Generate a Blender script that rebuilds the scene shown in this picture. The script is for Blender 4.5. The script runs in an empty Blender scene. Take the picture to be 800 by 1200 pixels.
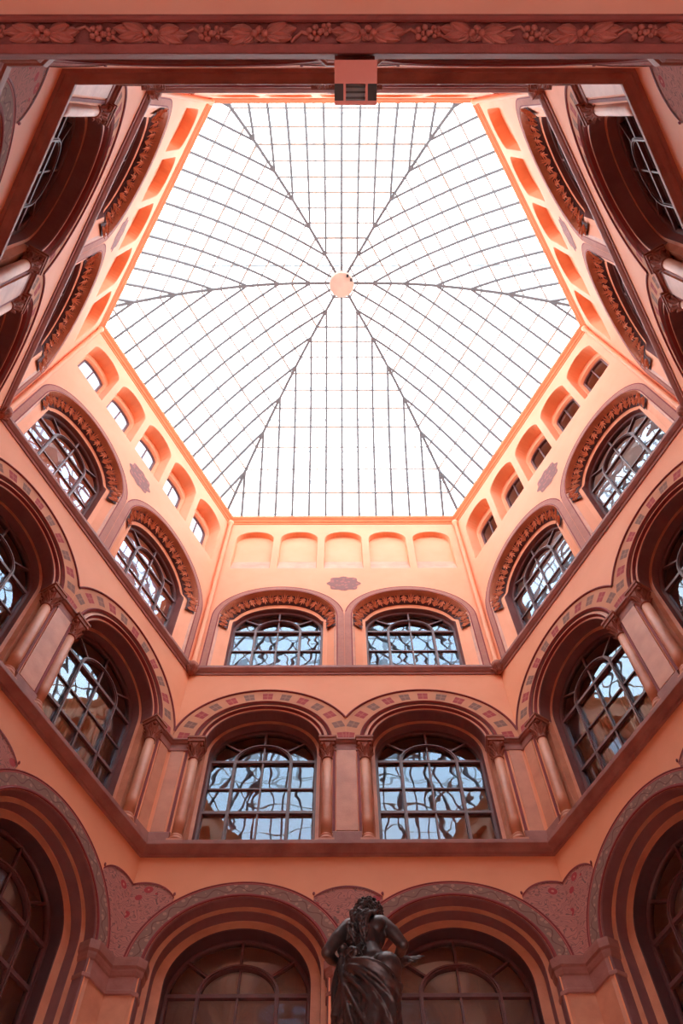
import bpy, math, random
from mathutils import Vector, Matrix
from mathutils.geometry import tessellate_polygon
PI = math.pi
rnd = random.Random(7)
scn = bpy.context.scene
COL = scn.collection

# ---------------------------------------------------------------- calibration
CAMZ = 1.6
FPX, PITCH, ROLL, YAW = 1134.27, 0.381385, 0.011, 0.00929
CX, CY = 0.126, 4.678            # centre of the hexagonal court
AP = 5.22                        # distance from centre to each wall face
T30 = math.tan(PI/6)
W = AP*T30                       # half width of a wall
B = 1.44                         # bay centre offset
SP2 = 14.05; SP1 = 9.25; SP3 = 18.62   # spring lines of the three storeys (above eye level)

# ---------------------------------------------------------------- node helpers
class NT:
    def __init__(s, name):
        s.m = bpy.data.materials.new(name); s.m.use_nodes = True
        s.t = s.m.node_tree; s.t.nodes.clear()
        s.out = s.t.nodes.new('ShaderNodeOutputMaterial')
    def n(s, typ, **kw):
        nd = s.t.nodes.new(typ)
        ins = kw.pop('ins', {})
        for k, v in kw.items(): setattr(nd, k, v)
        for k, v in ins.items():
            if isinstance(v, bpy.types.NodeSocket): s.t.links.new(v, nd.inputs[k])
            else: nd.inputs[k].default_value = v
        return nd
    def math(s, op, a, b=0.0, c=0.0):
        nd = s.n('ShaderNodeMath', operation=op, ins={0: a, 1: b, 2: c}); return nd.outputs[0]
    def mix(s, f, a, b):
        nd = s.n('ShaderNodeMix', data_type='RGBA', ins={0: f, 6: a, 7: b}); return nd.outputs[2]
    def noise(s, scale, vec=None, detail=3, rough=.55):
        i = {'Scale': scale, 'Detail': detail, 'Roughness': rough}
        if vec is not None: i['Vector'] = vec
        return s.n('ShaderNodeTexNoise', ins=i).outputs['Fac']
    def obj(s): return s.n('ShaderNodeTexCoord').outputs['Object']
    def uv(s): return s.n('ShaderNodeTexCoord').outputs['UV']
    def ramp(s, f, a, b):
        nd = s.n('ShaderNodeMapRange', ins={0: f, 1: a, 2: b}); nd.clamp = True; return nd.outputs[0]
    def fin(s, col, rough=.8, metal=0., bump=None, bstr=.3, bdist=.01, spec=.3):
        p = s.n('ShaderNodeBsdfPrincipled', ins={'Base Color': col, 'Roughness': rough, 'Metallic': metal, 'Specular IOR Level': spec})
        if bump is not None:
            b = s.n('ShaderNodeBump', ins={'Strength': bstr, 'Distance': bdist, 'Height': bump})
            s.t.links.new(b.outputs[0], p.inputs['Normal'])
        s.t.links.new(p.outputs[0], s.out.inputs[0]); return s.m
def C4(r, g, b): return (r, g, b, 1.)

def mottled(name, c1, c2, scale=1.2, rough=.85, fine=30, bstr=.25, metal=0., spec=.3, amt=1.):
    t = NT(name); o = t.obj()
    f = t.ramp(t.noise(scale, o, 4, .6), .35, .68)
    g = t.noise(fine, o, 3)
    f2 = t.math('MULTIPLY', f, amt)
    return t.fin(t.mix(f2, c1, c2), rough, metal, g, bstr, .01, spec)

M = {}
M['plaster'] = mottled('orange_plaster', C4(.93,.435,.245), C4(.87,.38,.21), .9, .62, 22, .08, spec=.22)
M['plaster_pale'] = mottled('pale_plaster', C4(.93,.45,.26), C4(.88,.405,.225), 1.2, .62, 22, .08, spec=.22)
M['stone'] = mottled('salmon_stone', C4(.72,.34,.21), C4(.58,.25,.155), 2.5, .5, 40, .25)
M['ledge'] = mottled('brown_red_stone', C4(.42,.19,.16), C4(.31,.125,.105), 3., .6, 45, .35)
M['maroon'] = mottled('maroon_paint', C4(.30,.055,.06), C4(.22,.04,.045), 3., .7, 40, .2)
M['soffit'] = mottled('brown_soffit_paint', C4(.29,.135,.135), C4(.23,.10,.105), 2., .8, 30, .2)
M['dark'] = mottled('dark_recess_shade', C4(.12,.055,.06), C4(.09,.04,.045), 2., .8, 30, .2)  # shade put into the colour: deepest reveals and gaps between carved leaves
M['cornice'] = mottled('orange_cornice', C4(.72,.24,.09), C4(.62,.19,.07), 2., .75, 30, .2)
M['carve'] = mottled('carved_terracotta', C4(.85,.36,.20), C4(.66,.25,.13), 8., .75, 60, .3)
M['capital'] = mottled('capital_stone', C4(.42,.15,.10), C4(.28,.09,.06), 9., .7, 60, .35)
M['beam'] = mottled('carved_red_stone', C4(.27,.095,.095), C4(.20,.07,.07), 4., .75, 60, .5)
M['beamleaf'] = mottled('carved_leaf_stone', C4(.46,.20,.18), C4(.38,.155,.14), 9., .75, 60, .4)
M['cream'] = mottled('cream_soffit', C4(.75,.50,.42), C4(.70,.44,.36), 2., .9, 30, .2)
M['frame'] = mottled('window_frame_paint', C4(.155,.062,.062), C4(.12,.045,.048), 5., .45, 50, .1, spec=.5)
M['iron'] = mottled('roof_iron', C4(.13,.125,.13), C4(.11,.105,.11), 5., .5, 50, .1)
M['rust'] = mottled('purlin_metal', C4(.40,.29,.20), C4(.28,.26,.25), 1.5, .6, 50, .1)
M['outer'] = mottled('outer_roof_metal', C4(.45,.52,.56), C4(.38,.45,.50), 1.5, .6, 50, .1)
M['hub'] = mottled('hub_copper', C4(.50,.33,.25), C4(.42,.27,.21), 2., .6, 30, .2)
M['room'] = mottled('room_wall', C4(.86,.66,.58), C4(.78,.58,.50), 1., .9, 30, .1)
M['curtain'] = mottled('curtain_cloth', C4(.75,.62,.48), C4(.62,.48,.36), 3., .9, 60, .2)
M['ground'] = mottled('court_paving', C4(.80,.66,.58), C4(.72,.58,.50), 2., .8, 30, .3)
M['marble'] = mottled('fountain_marble', C4(.55,.45,.40), C4(.38,.28,.25), 3., .5, 40, .2)
M['black'] = mottled('black_metal', C4(.03,.027,.03), C4(.02,.018,.02), 5., .5, 50, .1)
M['lamp'] = mottled('lamp_paint', C4(.55,.24,.22), C4(.50,.21,.19), 5., .5, 50, .05)

def mk_bronze():
    t = NT('dark_bronze'); o = t.obj()
    f = t.ramp(t.noise(7, o, 4, .6), .4, .7)
    c = t.mix(f, C4(.040,.026,.026), C4(.085,.050,.046))
    return t.fin(c, .42, .55, t.noise(60, o, 4), .25, .004, .5)
M['bronze'] = mk_bronze()

def mk_glass():            # old window glass, slightly wavy
    t = NT('wavy_window_glass'); o = t.obj()
    h = t.noise(2.6, o, 0., .4)
    bp = t.n('ShaderNodeBump', ins={'Strength': .5, 'Distance': .0065, 'Height': h})
    fr = t.n('ShaderNodeFresnel', ins={'IOR': 1.5, 'Normal': bp.outputs[0]})
    tr = t.n('ShaderNodeBsdfTransparent', ins={'Color': C4(.90,.86,.84)})
    gl = t.n('ShaderNodeBsdfGlossy', ins={'Color': C4(.62,.82,1.), 'Roughness': .0, 'Normal': bp.outputs[0]})  # blue tint puts the sky's colour into the reflections
    mx = t.n('ShaderNodeMixShader', ins={0: t.math('MINIMUM', t.math('MULTIPLY', fr.outputs[0], 1.75), 1.), 1: tr.outputs[0], 2: gl.outputs[0]})
    t.t.links.new(mx.outputs[0], t.out.inputs[0]); return t.m
M['glass'] = mk_glass()
def mk_roofglass():        # dusty skylight glass
    t = NT('dusty_skylight_glass'); o = t.obj()
    f = t.ramp(t.noise(.5, o, 4, .6), .35, .75)
    f = t.math('MULTIPLY_ADD', f, .16, .12)
    tr = t.n('ShaderNodeBsdfTransparent', ins={'Color': C4(.97,.98,1.)})
    df = t.n('ShaderNodeBsdfTranslucent', ins={'Color': C4(.92,.92,.92)})
    mx = t.n('ShaderNodeMixShader', ins={0: f, 1: tr.outputs[0], 2: df.outputs[0]})
    t.t.links.new(mx.outputs[0], t.out.inputs[0]); return t.m
M['roofglass'] = mk_roofglass()
def mk_skybright():  # translucent pane whitened to stand for bright sky in the glass
    t = NT('skybright_white_glass'); o = t.obj()
    c = t.mix(t.ramp(t.noise(4, o, 3), .35, .7), C4(.36,.38,.42), C4(.28,.30,.34))
    tr = t.n('ShaderNodeBsdfTranslucent', ins={'Color': c}); gl = t.n('ShaderNodeBsdfGlossy', ins={'Color': C4(.7,.85,1.), 'Roughness': .1})
    mx = t.n('ShaderNodeMixShader', ins={0: .12, 1: tr.outputs[0], 2: gl.outputs[0]})
    t.t.links.new(mx.outputs[0], t.out.inputs[0]); return t.m
M['skybright'] = mk_skybright()

def mk_band2():            # plaster band with alternating red and grey square flowers; UV x = cell count, y = 0..1
    t = NT('painted_square_flower_band'); uv = t.uv()
    sp = t.n('ShaderNodeSeparateXYZ', ins={0: uv})
    x, y = sp.outputs[0], sp.outputs[1]
    cx = t.math('ABSOLUTE', t.math('SUBTRACT', t.math('FRACT', x), .5))
    cy = t.math('ABSOLUTE', t.math('MULTIPLY', t.math('SUBTRACT', y, .5), 1.))
    sq = t.math('MULTIPLY', t.math('LESS_THAN', cx, .27), t.math('LESS_THAN', cy, .24))
    # petals: cross-shaped gap and a centre dot
    gap = t.math('LESS_THAN', t.math('MINIMUM', cx, cy), .028)
    rr = t.math('SQRT', t.math('ADD', t.math('MULTIPLY', cx, cx), t.math('MULTIPLY', cy, cy)))
    dot = t.math('LESS_THAN', rr, .075)
    pet = t.math('MULTIPLY', sq, t.math('SUBTRACT', 1., t.math('MAXIMUM', gap, dot)))
    par = t.math('GREATER_THAN', t.math('MODULO', t.math('FLOOR', x), 2.), .5)
    o = t.obj()
    base = t.mix(t.ramp(t.noise(2, o, 3), .35, .7), C4(.70,.36,.22), C4(.60,.29,.18))
    colr = t.mix(par, C4(.42,.08,.085), C4(.27,.16,.13))
    colb = t.mix(par, C4(.50,.15,.12), C4(.38,.22,.17))
    c = t.mix(sq, base, colb); c = t.mix(pet, c, colr)
    return t.fin(c, .85)
M['band2'] = mk_band2()
def mk_band1():            # running vine between two red lines
    t = NT('painted_vine_band'); uv = t.uv()
    sp = t.n('ShaderNodeSeparateXYZ', ins={0: uv})
    x, y = sp.outputs[0], sp.outputs[1]
    wv = t.math('MULTIPLY_ADD', t.math('SINE', t.math('MULTIPLY', x, 2*PI)), .17, .5)
    vine = t.math('LESS_THAN', t.math('ABSOLUTE', t.math('SUBTRACT', y, wv)), .035)
    mp = t.n('ShaderNodeMapping', ins={'Vector': uv, 'Scale': (4.0, 3.2, 1.)})
    vo = t.n('ShaderNodeTexVoronoi', ins={'Vector': mp.outputs[0], 'Scale': 1., 'Randomness': .7})
    leaf = t.math('LESS_THAN', vo.outputs['Distance'], .34)
    inn = t.math('LESS_THAN', t.math('ABSOLUTE', t.math('SUBTRACT', y, .5)), .33)
    c = t.mix(leaf, C4(.29,.18,.15), C4(.46,.28,.22))
    c = t.mix(vine, c, C4(.20,.10,.09))
    c = t.mix(inn, C4(.34,.06,.07), c)
    line = t.math('LESS_THAN', t.math('ABSOLUTE', t.math('SUBTRACT', t.math('ABSOLUTE', t.math('SUBTRACT', y, .5)), .40)), .022)
    c = t.mix(line, c, C4(.50,.19,.16))
    return t.fin(c, .85)
M['band1'] = mk_band1()
def mk_fan():              # pink spandrel with scrolls and red blossoms
    t = NT('painted_scroll_spandrel'); uv = t.uv()
    ns = t.n('ShaderNodeTexNoise', ins={'Vector': uv, 'Scale': 4.5, 'Detail': 1.})
    dv = t.n('ShaderNodeMix', data_type='RGBA', blend_type='LINEAR_LIGHT', ins={0: .35, 6: uv, 7: ns.outputs['Color']})
    w = t.n('ShaderNodeTexWave', wave_type='RINGS', ins={'Vector': dv.outputs[2], 'Scale': 3.0, 'Distortion': 2.})
    scr = t.math('LESS_THAN', t.math('ABSOLUTE', t.math('SUBTRACT', w.outputs['Fac'], .5)), .13)
    vo = t.n('ShaderNodeTexVoronoi', ins={'Vector': uv, 'Scale': 3.6, 'Randomness': .8})
    fl = t.math('LESS_THAN', vo.outputs['Distance'], .24)
    f0 = t.math('LESS_THAN', vo.outputs['Distance'], .09)
    v2 = t.n('ShaderNodeTexVoronoi', ins={'Vector': uv, 'Scale': 15., 'Randomness': 1.})
    lf = t.math('LESS_THAN', v2.outputs['Distance'], .30)
    c = t.mix(lf, C4(.52,.23,.20), C4(.36,.17,.15))
    c = t.mix(scr, c, C4(.22,.13,.12))
    c = t.mix(fl, c, C4(.44,.07,.08)); c = t.mix(f0, c, C4(.62,.24,.20))
    return t.fin(c, .85)
M['fan'] = mk_fan()
def mk_band3():            # faded pink grey painted band with scrolls
    t = NT('painted_faded_band'); o = t.obj()
    vo = t.n('ShaderNodeTexVoronoi', ins={'Vector': o, 'Scale': 16., 'Randomness': .9})
    lf = t.ramp(vo.outputs['Distance'], .25, .5)
    n = t.ramp(t.noise(3, o, 3), .35, .7)
    c = t.mix(lf, C4(.44,.22,.19), C4(.52,.25,.20)); c = t.mix(n, c, C4(.46,.21,.17))
    return t.fin(c, .85)
M['band3'] = mk_band3()
def mk_cart():
    t = NT('painted_cartouche_scrolls'); o = t.obj()
    vo = t.n('ShaderNodeTexVoronoi', ins={'Vector': o, 'Scale': 11., 'Randomness': 1.})
    lf = t.math('LESS_THAN', vo.outputs['Distance'], .38)
    c = t.mix(lf, C4(.30,.16,.15), C4(.46,.19,.17))
    return t.fin(c, .85)
M['cart'] = mk_cart()

# ---------------------------------------------------------------- mesh builder
class MB:
    def __init__(s): s.v=[]; s.f=[]; s.m=[]; s.mi=0; s.uvs={}; s.sm=[]; s.smooth=False
    def face(s, idx, uv=None):
        if len(set(idx)) < 3: return
        if uv is not None: s.uvs[len(s.f)] = uv
        s.f.append(tuple(idx)); s.m.append(s.mi); s.sm.append(s.smooth)
    def add(s, pts):
        k=len(s.v); s.v += [tuple(p) for p in pts]; return k
    def loft(s, rings, closed=False, flip=False, uvs=None):
        n=len(rings[0]); ks=[s.add(r) for r in rings]
        for a in range(len(rings)-1):
            for i in range(n if closed else n-1):
                j=(i+1)%n
                q=[ks[a]+i, ks[a]+j, ks[a+1]+j, ks[a+1]+i]
                u=None
                if uvs: u=[uvs[a][i],uvs[a][j],uvs[a+1][j],uvs[a+1][i]]
                if flip: q.reverse(); u = u and list(reversed(u))
                s.face(q,u)
        return ks
    def cap(s, k, n, flip=False):
        q=list(range(k,k+n))
        if flip: q.reverse()
        s.face(q)
    def box(s, x0,x1,y0,y1,z0,z1):
        k=s.add([(x0,y0,z0),(x1,y0,z0),(x1,y1,z0),(x0,y1,z0),(x0,y0,z1),(x1,y0,z1),(x1,y1,z1),(x0,y1,z1)])
        for q in ((0,3,2,1),(4,5,6,7),(0,1,5,4),(1,2,6,5),(2,3,7,6),(3,0,4,7)): s.face([k+i for i in q])
    def bar(s, a, b, w, h, up=(0,0,1)):
        a=Vector(a); b=Vector(b); d=(b-a).normalized(); up=Vector(up)
        x=d.cross(up)
        if x.length<1e-4: x=d.cross(Vector((1,0,0)))
        x.normalize(); y=x.cross(d).normalized()
        r=lambda p:[p+x*w/2+y*h/2,p-x*w/2+y*h/2,p-x*w/2-y*h/2,p+x*w/2-y*h/2]
        ks=s.loft([r(a),r(b)],True); s.cap(ks[0],4,True); s.cap(ks[1],4)
    def strip_bar(s, pts, w, h, up):      # bar of rectangular section along a polyline
        pts=[Vector(p) for p in pts]; up=Vector(up); rings=[]
        for i,p in enumerate(pts):
            d=(pts[min(i+1,len(pts)-1)]-pts[max(i-1,0)]).normalized()
            x=d.cross(up).normalized(); y=x.cross(d).normalized()
            rings.append([p+x*w/2+y*h/2,p-x*w/2+y*h/2,p-x*w/2-y*h/2,p+x*w/2-y*h/2])
        ks=s.loft(rings,True); s.cap(ks[0],4,True); s.cap(ks[-1],4)
    def tube(s, pts, rad, n=8, cap=True):
        pts=[Vector(p) for p in pts]; rings=[]
        rads = rad if isinstance(rad,(list,tuple)) else [rad]*len(pts)
        ref=None
        for i,p in enumerate(pts):
            d=(pts[min(i+1,len(pts)-1)]-pts[max(i-1,0)]).normalized()
            if ref is None:
                ref=Vector((0,0,1)) if abs(d.z)<.9 else Vector((1,0,0))
            x=d.cross(ref).normalized(); y=d.cross(x).normalized(); ref=y*-1 if False else ref
            rings.append([p+(x*math.cos(2*PI*k/n)+y*math.sin(2*PI*k/n))*rads[i] for k in range(n)])
        ks=s.loft(rings,True)
        if cap: s.cap(ks[0],n); s.cap(ks[-1],n,True)
    def lathe(s, prof, n=20, c=(0,0), caps=True):
        rings=[[(c[0]+r*math.cos(2*PI*k/n), c[1]+r*math.sin(2*PI*k/n), z) for k in range(n)] for r,z in prof]
        ks=s.loft(rings,True)
        if caps: s.cap(ks[0],n,True); s.cap(ks[-1],n)
    def blob(s, c, rx, ry, rz, mat=None, n=8, m=5):
        c=Vector(c); rings=[]
        for j in range(m+1):
            ph=-PI/2+PI*j/m; cr=max(math.cos(ph),.02)
            ring=[]
            for k in range(n):
                v=Vector((rx*cr*math.cos(2*PI*k/n), ry*cr*math.sin(2*PI*k/n), rz*math.sin(ph)))
                if mat: v=mat@v
                ring.append(c+v)
            rings.append(ring)
        ks=s.loft(rings,True); s.cap(ks[0],n,True); s.cap(ks[-1],n)
    def leaf(s, base, tip, nrm, w, curl=.3, th=.35):   # small bent leaf with a raised mid-rib
        base=Vector(base); tip=Vector(tip); nrm=Vector(nrm).normalized(); d=tip-base; L=d.length
        x=d.normalized().cross(nrm).normalized()
        prof=[(0,.25),(.25,.8),(.5,1.),(.75,.75),(1.,.12)]
        rings=[]
        for t_,ww in prof:
            p=base+d*t_+nrm*(curl*L*t_*t_)
            hw=w*ww/2
            rings.append([p-x*hw, p-x*hw*.45+nrm*w*th*.6, p+nrm*w*th*.3, p+x*hw*.45+nrm*w*th*.6, p+x*hw, p-nrm*w*.12])
        ks=s.loft(rings,True); s.cap(ks[0],6); s.cap(ks[-1],6,True)
    def poly(s, outer, holes, f3):        # triangulated plane polygon with holes; f3 maps 2-D to 3-D
        loops=[[Vector((p[0],p[1],0)) for p in L] for L in [outer]+holes]
        allp=[p for L in loops for p in L]
        k=s.add([f3(p[0],p[1]) for p in allp])
        for t_ in tessellate_polygon(loops):
            a,b,c=[allp[i] for i in t_]
            cr=(b-a).cross(c-a).z
            if abs(cr)<1e-9: continue
            q=[k+i for i in t_]
            if cr<0: q.reverse()
            s.face(q)
    def mesh(s, name, mats):
        me=bpy.data.meshes.new(name)
        me.from_pydata([tuple(v) for v in s.v],[],s.f)
        for m in (mats if isinstance(mats,(list,tuple)) else [mats]): me.materials.append(M[m])
        for i,p in enumerate(me.polygons): p.material_index=s.m[i]; p.use_smooth=s.sm[i]
        if s.uvs:
            ul=me.uv_layers.new(name='UVMap')
            for i,p in enumerate(me.polygons):
                if i in s.uvs:
                    for li,uv in zip(p.loop_indices,s.uvs[i]): ul.data[li].uv=uv
        me.validate(); me.update(); return me
    def obj(s, name, mats, parent=None):
        o=bpy.data.objects.new(name, s.mesh(name,mats)); COL.objects.link(o)
        if parent: o.parent=parent
        return o

def empty(name, loc=(0,0,0), rz=0.):
    o=bpy.data.objects.new(name,None); COL.objects.link(o); o.location=loc; o.rotation_euler=(0,0,rz)
    o.empty_display_size=.2
    return o
def tag(o, label=None, cat=None, group=None, kind=None):
    if label: o['label']=label
    if cat: o['category']=cat
    if group: o['group']=group
    if kind: o['kind']=kind
    return o
def copy_tree(o, parent=None):
    c=o.copy(); COL.objects.link(c); c.parent=parent
    for ch in list(o.children): copy_tree(ch,c)
    return c

# walls: local x = along the wall, local y = outward (recess depth), local z = world height
def wall_T(k):
    a=k*PI/3
    return (CX-math.sin(a)*AP, CY+math.cos(a)*AP, 0.), a
def wall_pt(k,u,d,z):
    (x,y,_),a=wall_T(k)
    return (x+u*math.cos(a)-d*math.sin(a), y+u*math.sin(a)+d*math.cos(a), z)
Z=lambda h: h+CAMZ
WN={0:'far',1:'left_far',2:'left_near',3:'near',4:'right_near',5:'right_far'}
WP={0:'the far wall facing us', 1:'the lower left wall', 2:'the steep upper left wall', 3:'the near wall overhead',
    4:'the steep upper right wall', 5:'the lower right wall'}
# which end of the wall is which: side -1 / +1 in local u
SIDE={0:('left','right'), 1:('upper','lower'), 2:('top','bottom'), 3:('right','left'), 4:('bottom','top'), 5:('lower','upper')}

N=32
def arc(hw, rise, zs, d, uc=0., n=N, a0=PI, a1=0.):
    return [(uc+hw*math.cos(a0+(a1-a0)*i/n), d, Z(zs)+rise*math.sin(a0+(a1-a0)*i/n)) for i in range(n+1)]
def archring(hw, rise, zs, z0, d, uc=0., n=N):
    return [(uc-hw,d,Z(z0))]+arc(hw,rise,zs,d,uc,n)+[(uc+hw,d,Z(z0))]

def sweep(mb, path, prof, start=None, end=None, mats=None):
    """path [(u,d)], prof [(off,z)], off>0 towards the court (-d side, right of travel in +u)"""
    P=[Vector(p) for p in path]; dirs=[]
    for i in range(len(P)):
        ns=[]
        for a,b in ((i-1,i),(i,i+1)):
            if 0<=a and b<len(P):
                t=(P[b]-P[a]).normalized(); ns.append(Vector((t.y,-t.x)))
        v=ns[0] if len(ns)==1 else (ns[0]+ns[1]).normalized()/max(.3,math.cos(ns[0].angle(ns[1])/2))
        if i==0 and start is not None: v=Vector(start)
        if i==len(P)-1 and end is not None: v=Vector(end)
        dirs.append(v)
    rings=[[(p.x+v.x*o, p.y+v.y*o, Z(z)) for o,z in prof] for p,v in zip(P,dirs)]
    if mats is None:
        mb.loft(rings)
    else:
        for j in range(len(prof)-1):
            mb.mi=mats[j]; mb.loft([[r[j],r[j+1]] for r in rings])
        mb.mi=0
    if start is None: mb.face(range(mb.add(rings[0]),len(mb.v)))
    if end is None: mb.face(range(mb.add(rings[-1]),len(mb.v)))
ML=(T30,-1.); MR=(-T30,-1.)      # mitre directions at the two corners (towards the court)

# ================================================================= WALL SHELL
Z_BOT, Z_TOP = 5.35, 24.2
NZ0, NZS, NHW, NRISE = 21.06, 22.86, .478, .43
NICHES=[-2.26,-1.13,0,1.13,2.26]
def niche_ring(u,d,s=1.): return archring(NHW*s,NRISE*s,NZS,NZ0,d,u,16)

def wall_mesh(kind):
    mb=MB()
    holes=[]
    for s in (-1,1):
        holes.append([(p[0],p[2]) for p in archring(1.18,1.18,SP1,6.1,0,s*B)])
        holes.append([(p[0],p[2]) for p in archring(1.20,1.20,SP2,11.42,0,s*B)])
        holes.append([(p[0],p[2]) for p in archring(1.27,1.27,SP3,16.48,0,s*B)])
    for u in NICHES: holes.append([(p[0],p[2]) for p in niche_ring(u,0)])
    mb.poly([(-W,Z(Z_BOT)),(W,Z(Z_BOT)),(W,Z(Z_TOP)),(-W,Z(Z_TOP))],holes,lambda a,b:(a,0,b))
    # sills of the openings
    for s in (-1,1):
        for hw,z0,d in ((1.18,6.1,.62),(1.2,11.42,.48),(1.27,16.48,.44)):
            mb.box(s*B-hw,s*B+hw,0.001,d,Z(z0)-.1,Z(z0))
    return mb
def storey1_recess():
    mb=MB()
    for s in (-1,1):
        uc=s*B
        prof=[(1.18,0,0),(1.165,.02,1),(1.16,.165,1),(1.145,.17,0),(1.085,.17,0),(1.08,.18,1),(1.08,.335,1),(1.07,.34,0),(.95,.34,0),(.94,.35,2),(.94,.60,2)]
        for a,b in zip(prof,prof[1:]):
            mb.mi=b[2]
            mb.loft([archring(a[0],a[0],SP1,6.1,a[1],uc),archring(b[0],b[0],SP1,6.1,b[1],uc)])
    return mb
def storey2_recess():
    mb=MB()
    for s in (-1,1):
        uc=s*B
        prof=[(1.20,0,2),(1.205,-.03,2),(1.18,-.055,2),(1.15,-.03,2),(1.135,-.0,1),(1.10,-.012,0),(1.075,-.02,0),(1.06,.0,2),(1.045,.03,2),(1.01,.035,0),(1.0,.06,1),(1.0,.265,1)]
        for a,b in zip(prof,prof[1:]):
            mb.mi=b[2]
            mb.loft([arc(a[0],a[0],SP2,a[1],uc),arc(b[0],b[0],SP2,b[1],uc)])
        leg=[(1.20,0,0),(1.20,.16,2),(1.03,.16,0),(1.0,.27,0)]
        for a,b in zip(leg,leg[1:]):
            mb.mi=b[2]
            for q in (-1,1):
                A=[(uc+q*a[0],a[1],Z(11.42)),(uc+q*a[0],a[1],Z(SP2))]; Bq=[(uc+q*b[0],b[1],Z(11.42)),(uc+q*b[0],b[1],Z(SP2))]
                mb.loft([A,Bq],flip=(q>0))
        # underside closing the column rebate at the impost
        for q in (-1,1):
            k=mb.add([(uc+q*1.2,-.0,Z(SP2)),(uc+q*1.0,-.0,Z(SP2)),(uc+q*1.0,.17,Z(SP2)),(uc+q*1.2,.17,Z(SP2))]); mb.mi=0; mb.face([k,k+1,k+2,k+3])
        for a,b,m in (((1.0,1.0,.265),(.94,.92,.27),0),((.94,.92,.27),(.935,.915,.47),1)):
            mb.mi=m
            mb.loft([archring(a[0],a[1],SP2,11.42,a[2],uc),archring(b[0],b[1],SP2,11.42,b[2],uc)])
    return mb
def storey3_recess():
    mb=MB()
    for s in (-1,1):
        uc=s*B
        A=[(1.27,1.27,0,0),(1.255,1.26,.05,1),(1.245,1.25,.125,1),(1.24,1.24,.13,0),(1.045,1.045,.265,0),(.985,.89,.268,0),(.98,.885,.28,2),(.98,.885,.42,2)]
        Lg=[(1.27,0),(1.26,.005),(1.22,.03),(1.19,.05),(1.08,.12),(.985,.16),(.98,.20),(.98,.42)]
        def ring(i):
            hw,ri,d,_=A[i]; lu,ld=Lg[i]
            pts=[]
            arcp=arc(hw,ri,SP3+(0.0),d,uc)
            n=len(arcp)-1
            for j,p in enumerate(arcp):
                t_=min(j,n-j)/n; f=min(1.,t_/.12); f=f*f*(3-2*f)
                lx=uc+(-lu if j<n/2 else lu)
                q=(p[0]*f+(lx*(1-f) if f<1 else 0), p[1]*f+ld*(1-f), p[2])
                pts.append(q)
            return [(uc-lu,ld,Z(16.48))]+pts+[(uc+lu,ld,Z(16.48))]
        for i in range(len(A)-1):
            mb.mi=A[i+1][3]; mb.loft([ring(i),ring(i+1)])
    return mb
def attic_blank(depth):
    mb=MB(); SR=.66 if depth<.2 else .4
    for u in NICHES:
        mb.mi=0; mb.loft([niche_ring(u,0),niche_ring(u,.02,.985),niche_ring(u,depth,.97)])
        r=niche_ring(u,depth,.97); k=mb.add(r); mb.face(range(k,len(mb.v)))
        # weathered sloping sill
        mb.mi=1
        k=mb.add([(u-NHW,0,Z(NZ0)),(u+NHW,0,Z(NZ0)),(u+NHW*.97,depth-.003,Z(NZ0)+SR),(u-NHW*.97,depth-.003,Z(NZ0)+SR)]); mb.face([k,k+1,k+2,k+3])
    return mb
AW=(.365,.20,22.72,21.09)     # attic window half width, rise, spring, bottom
def attic_open(depth=.30):
    mb=MB()
    for u in NICHES:
        mb.mi=0; mb.loft([niche_ring(u,0),niche_ring(u,.03,.98),niche_ring(u,depth,.93)])
        outer=[(p[0],p[2]) for p in niche_ring(u,depth,.93)]
        hole=[(p[0],p[2]) for p in archring(AW[0]+.05,AW[1]+.05,AW[2],AW[3],0,u,16)]
        hole2=[(min(max(x,u-NHW*.93+.01),u+NHW*.93-.01), max(z,Z(NZ0)+.02)) for x,z in hole]
        mb.poly(outer,[hole2],lambda a,b:(a,depth,b))
        mb.loft([archring(AW[0]+.05,AW[1]+.05,AW[2],AW[3],depth,u,16),archring(AW[0]+.01,AW[1]+.01,AW[2],AW[3],depth+.05,u,16),archring(AW[0],AW[1],AW[2],AW[3],depth+.12,u,16)])
        mb.box(u-NHW,u+NHW,0.001,depth+.16,Z(NZ0)-.08,Z(NZ0))
    return mb

ME={}
ME['wall']=wall_mesh('').mesh('plaster_wall',['plaster'])
ME['r1']=storey1_recess().mesh('arch_recess_lower',['stone','soffit','dark'])  # stone colour mutes the recess plaster, standing for the low light here
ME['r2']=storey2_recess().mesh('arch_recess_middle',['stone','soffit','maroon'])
ME['r3']=storey3_recess().mesh('arch_recess_upper',['plaster','stone','soffit'])  # browner stone colour on the plaster cove paints in its shade
ME['n14']=attic_blank(.14).mesh('attic_niche_shallow',['plaster_pale','stone'])
ME['n25']=attic_blank(.26).mesh('attic_niche_deep',['plaster_pale','stone'])
ME['nop']=attic_open().mesh('attic_niche_open',['plaster_pale'])

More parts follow.
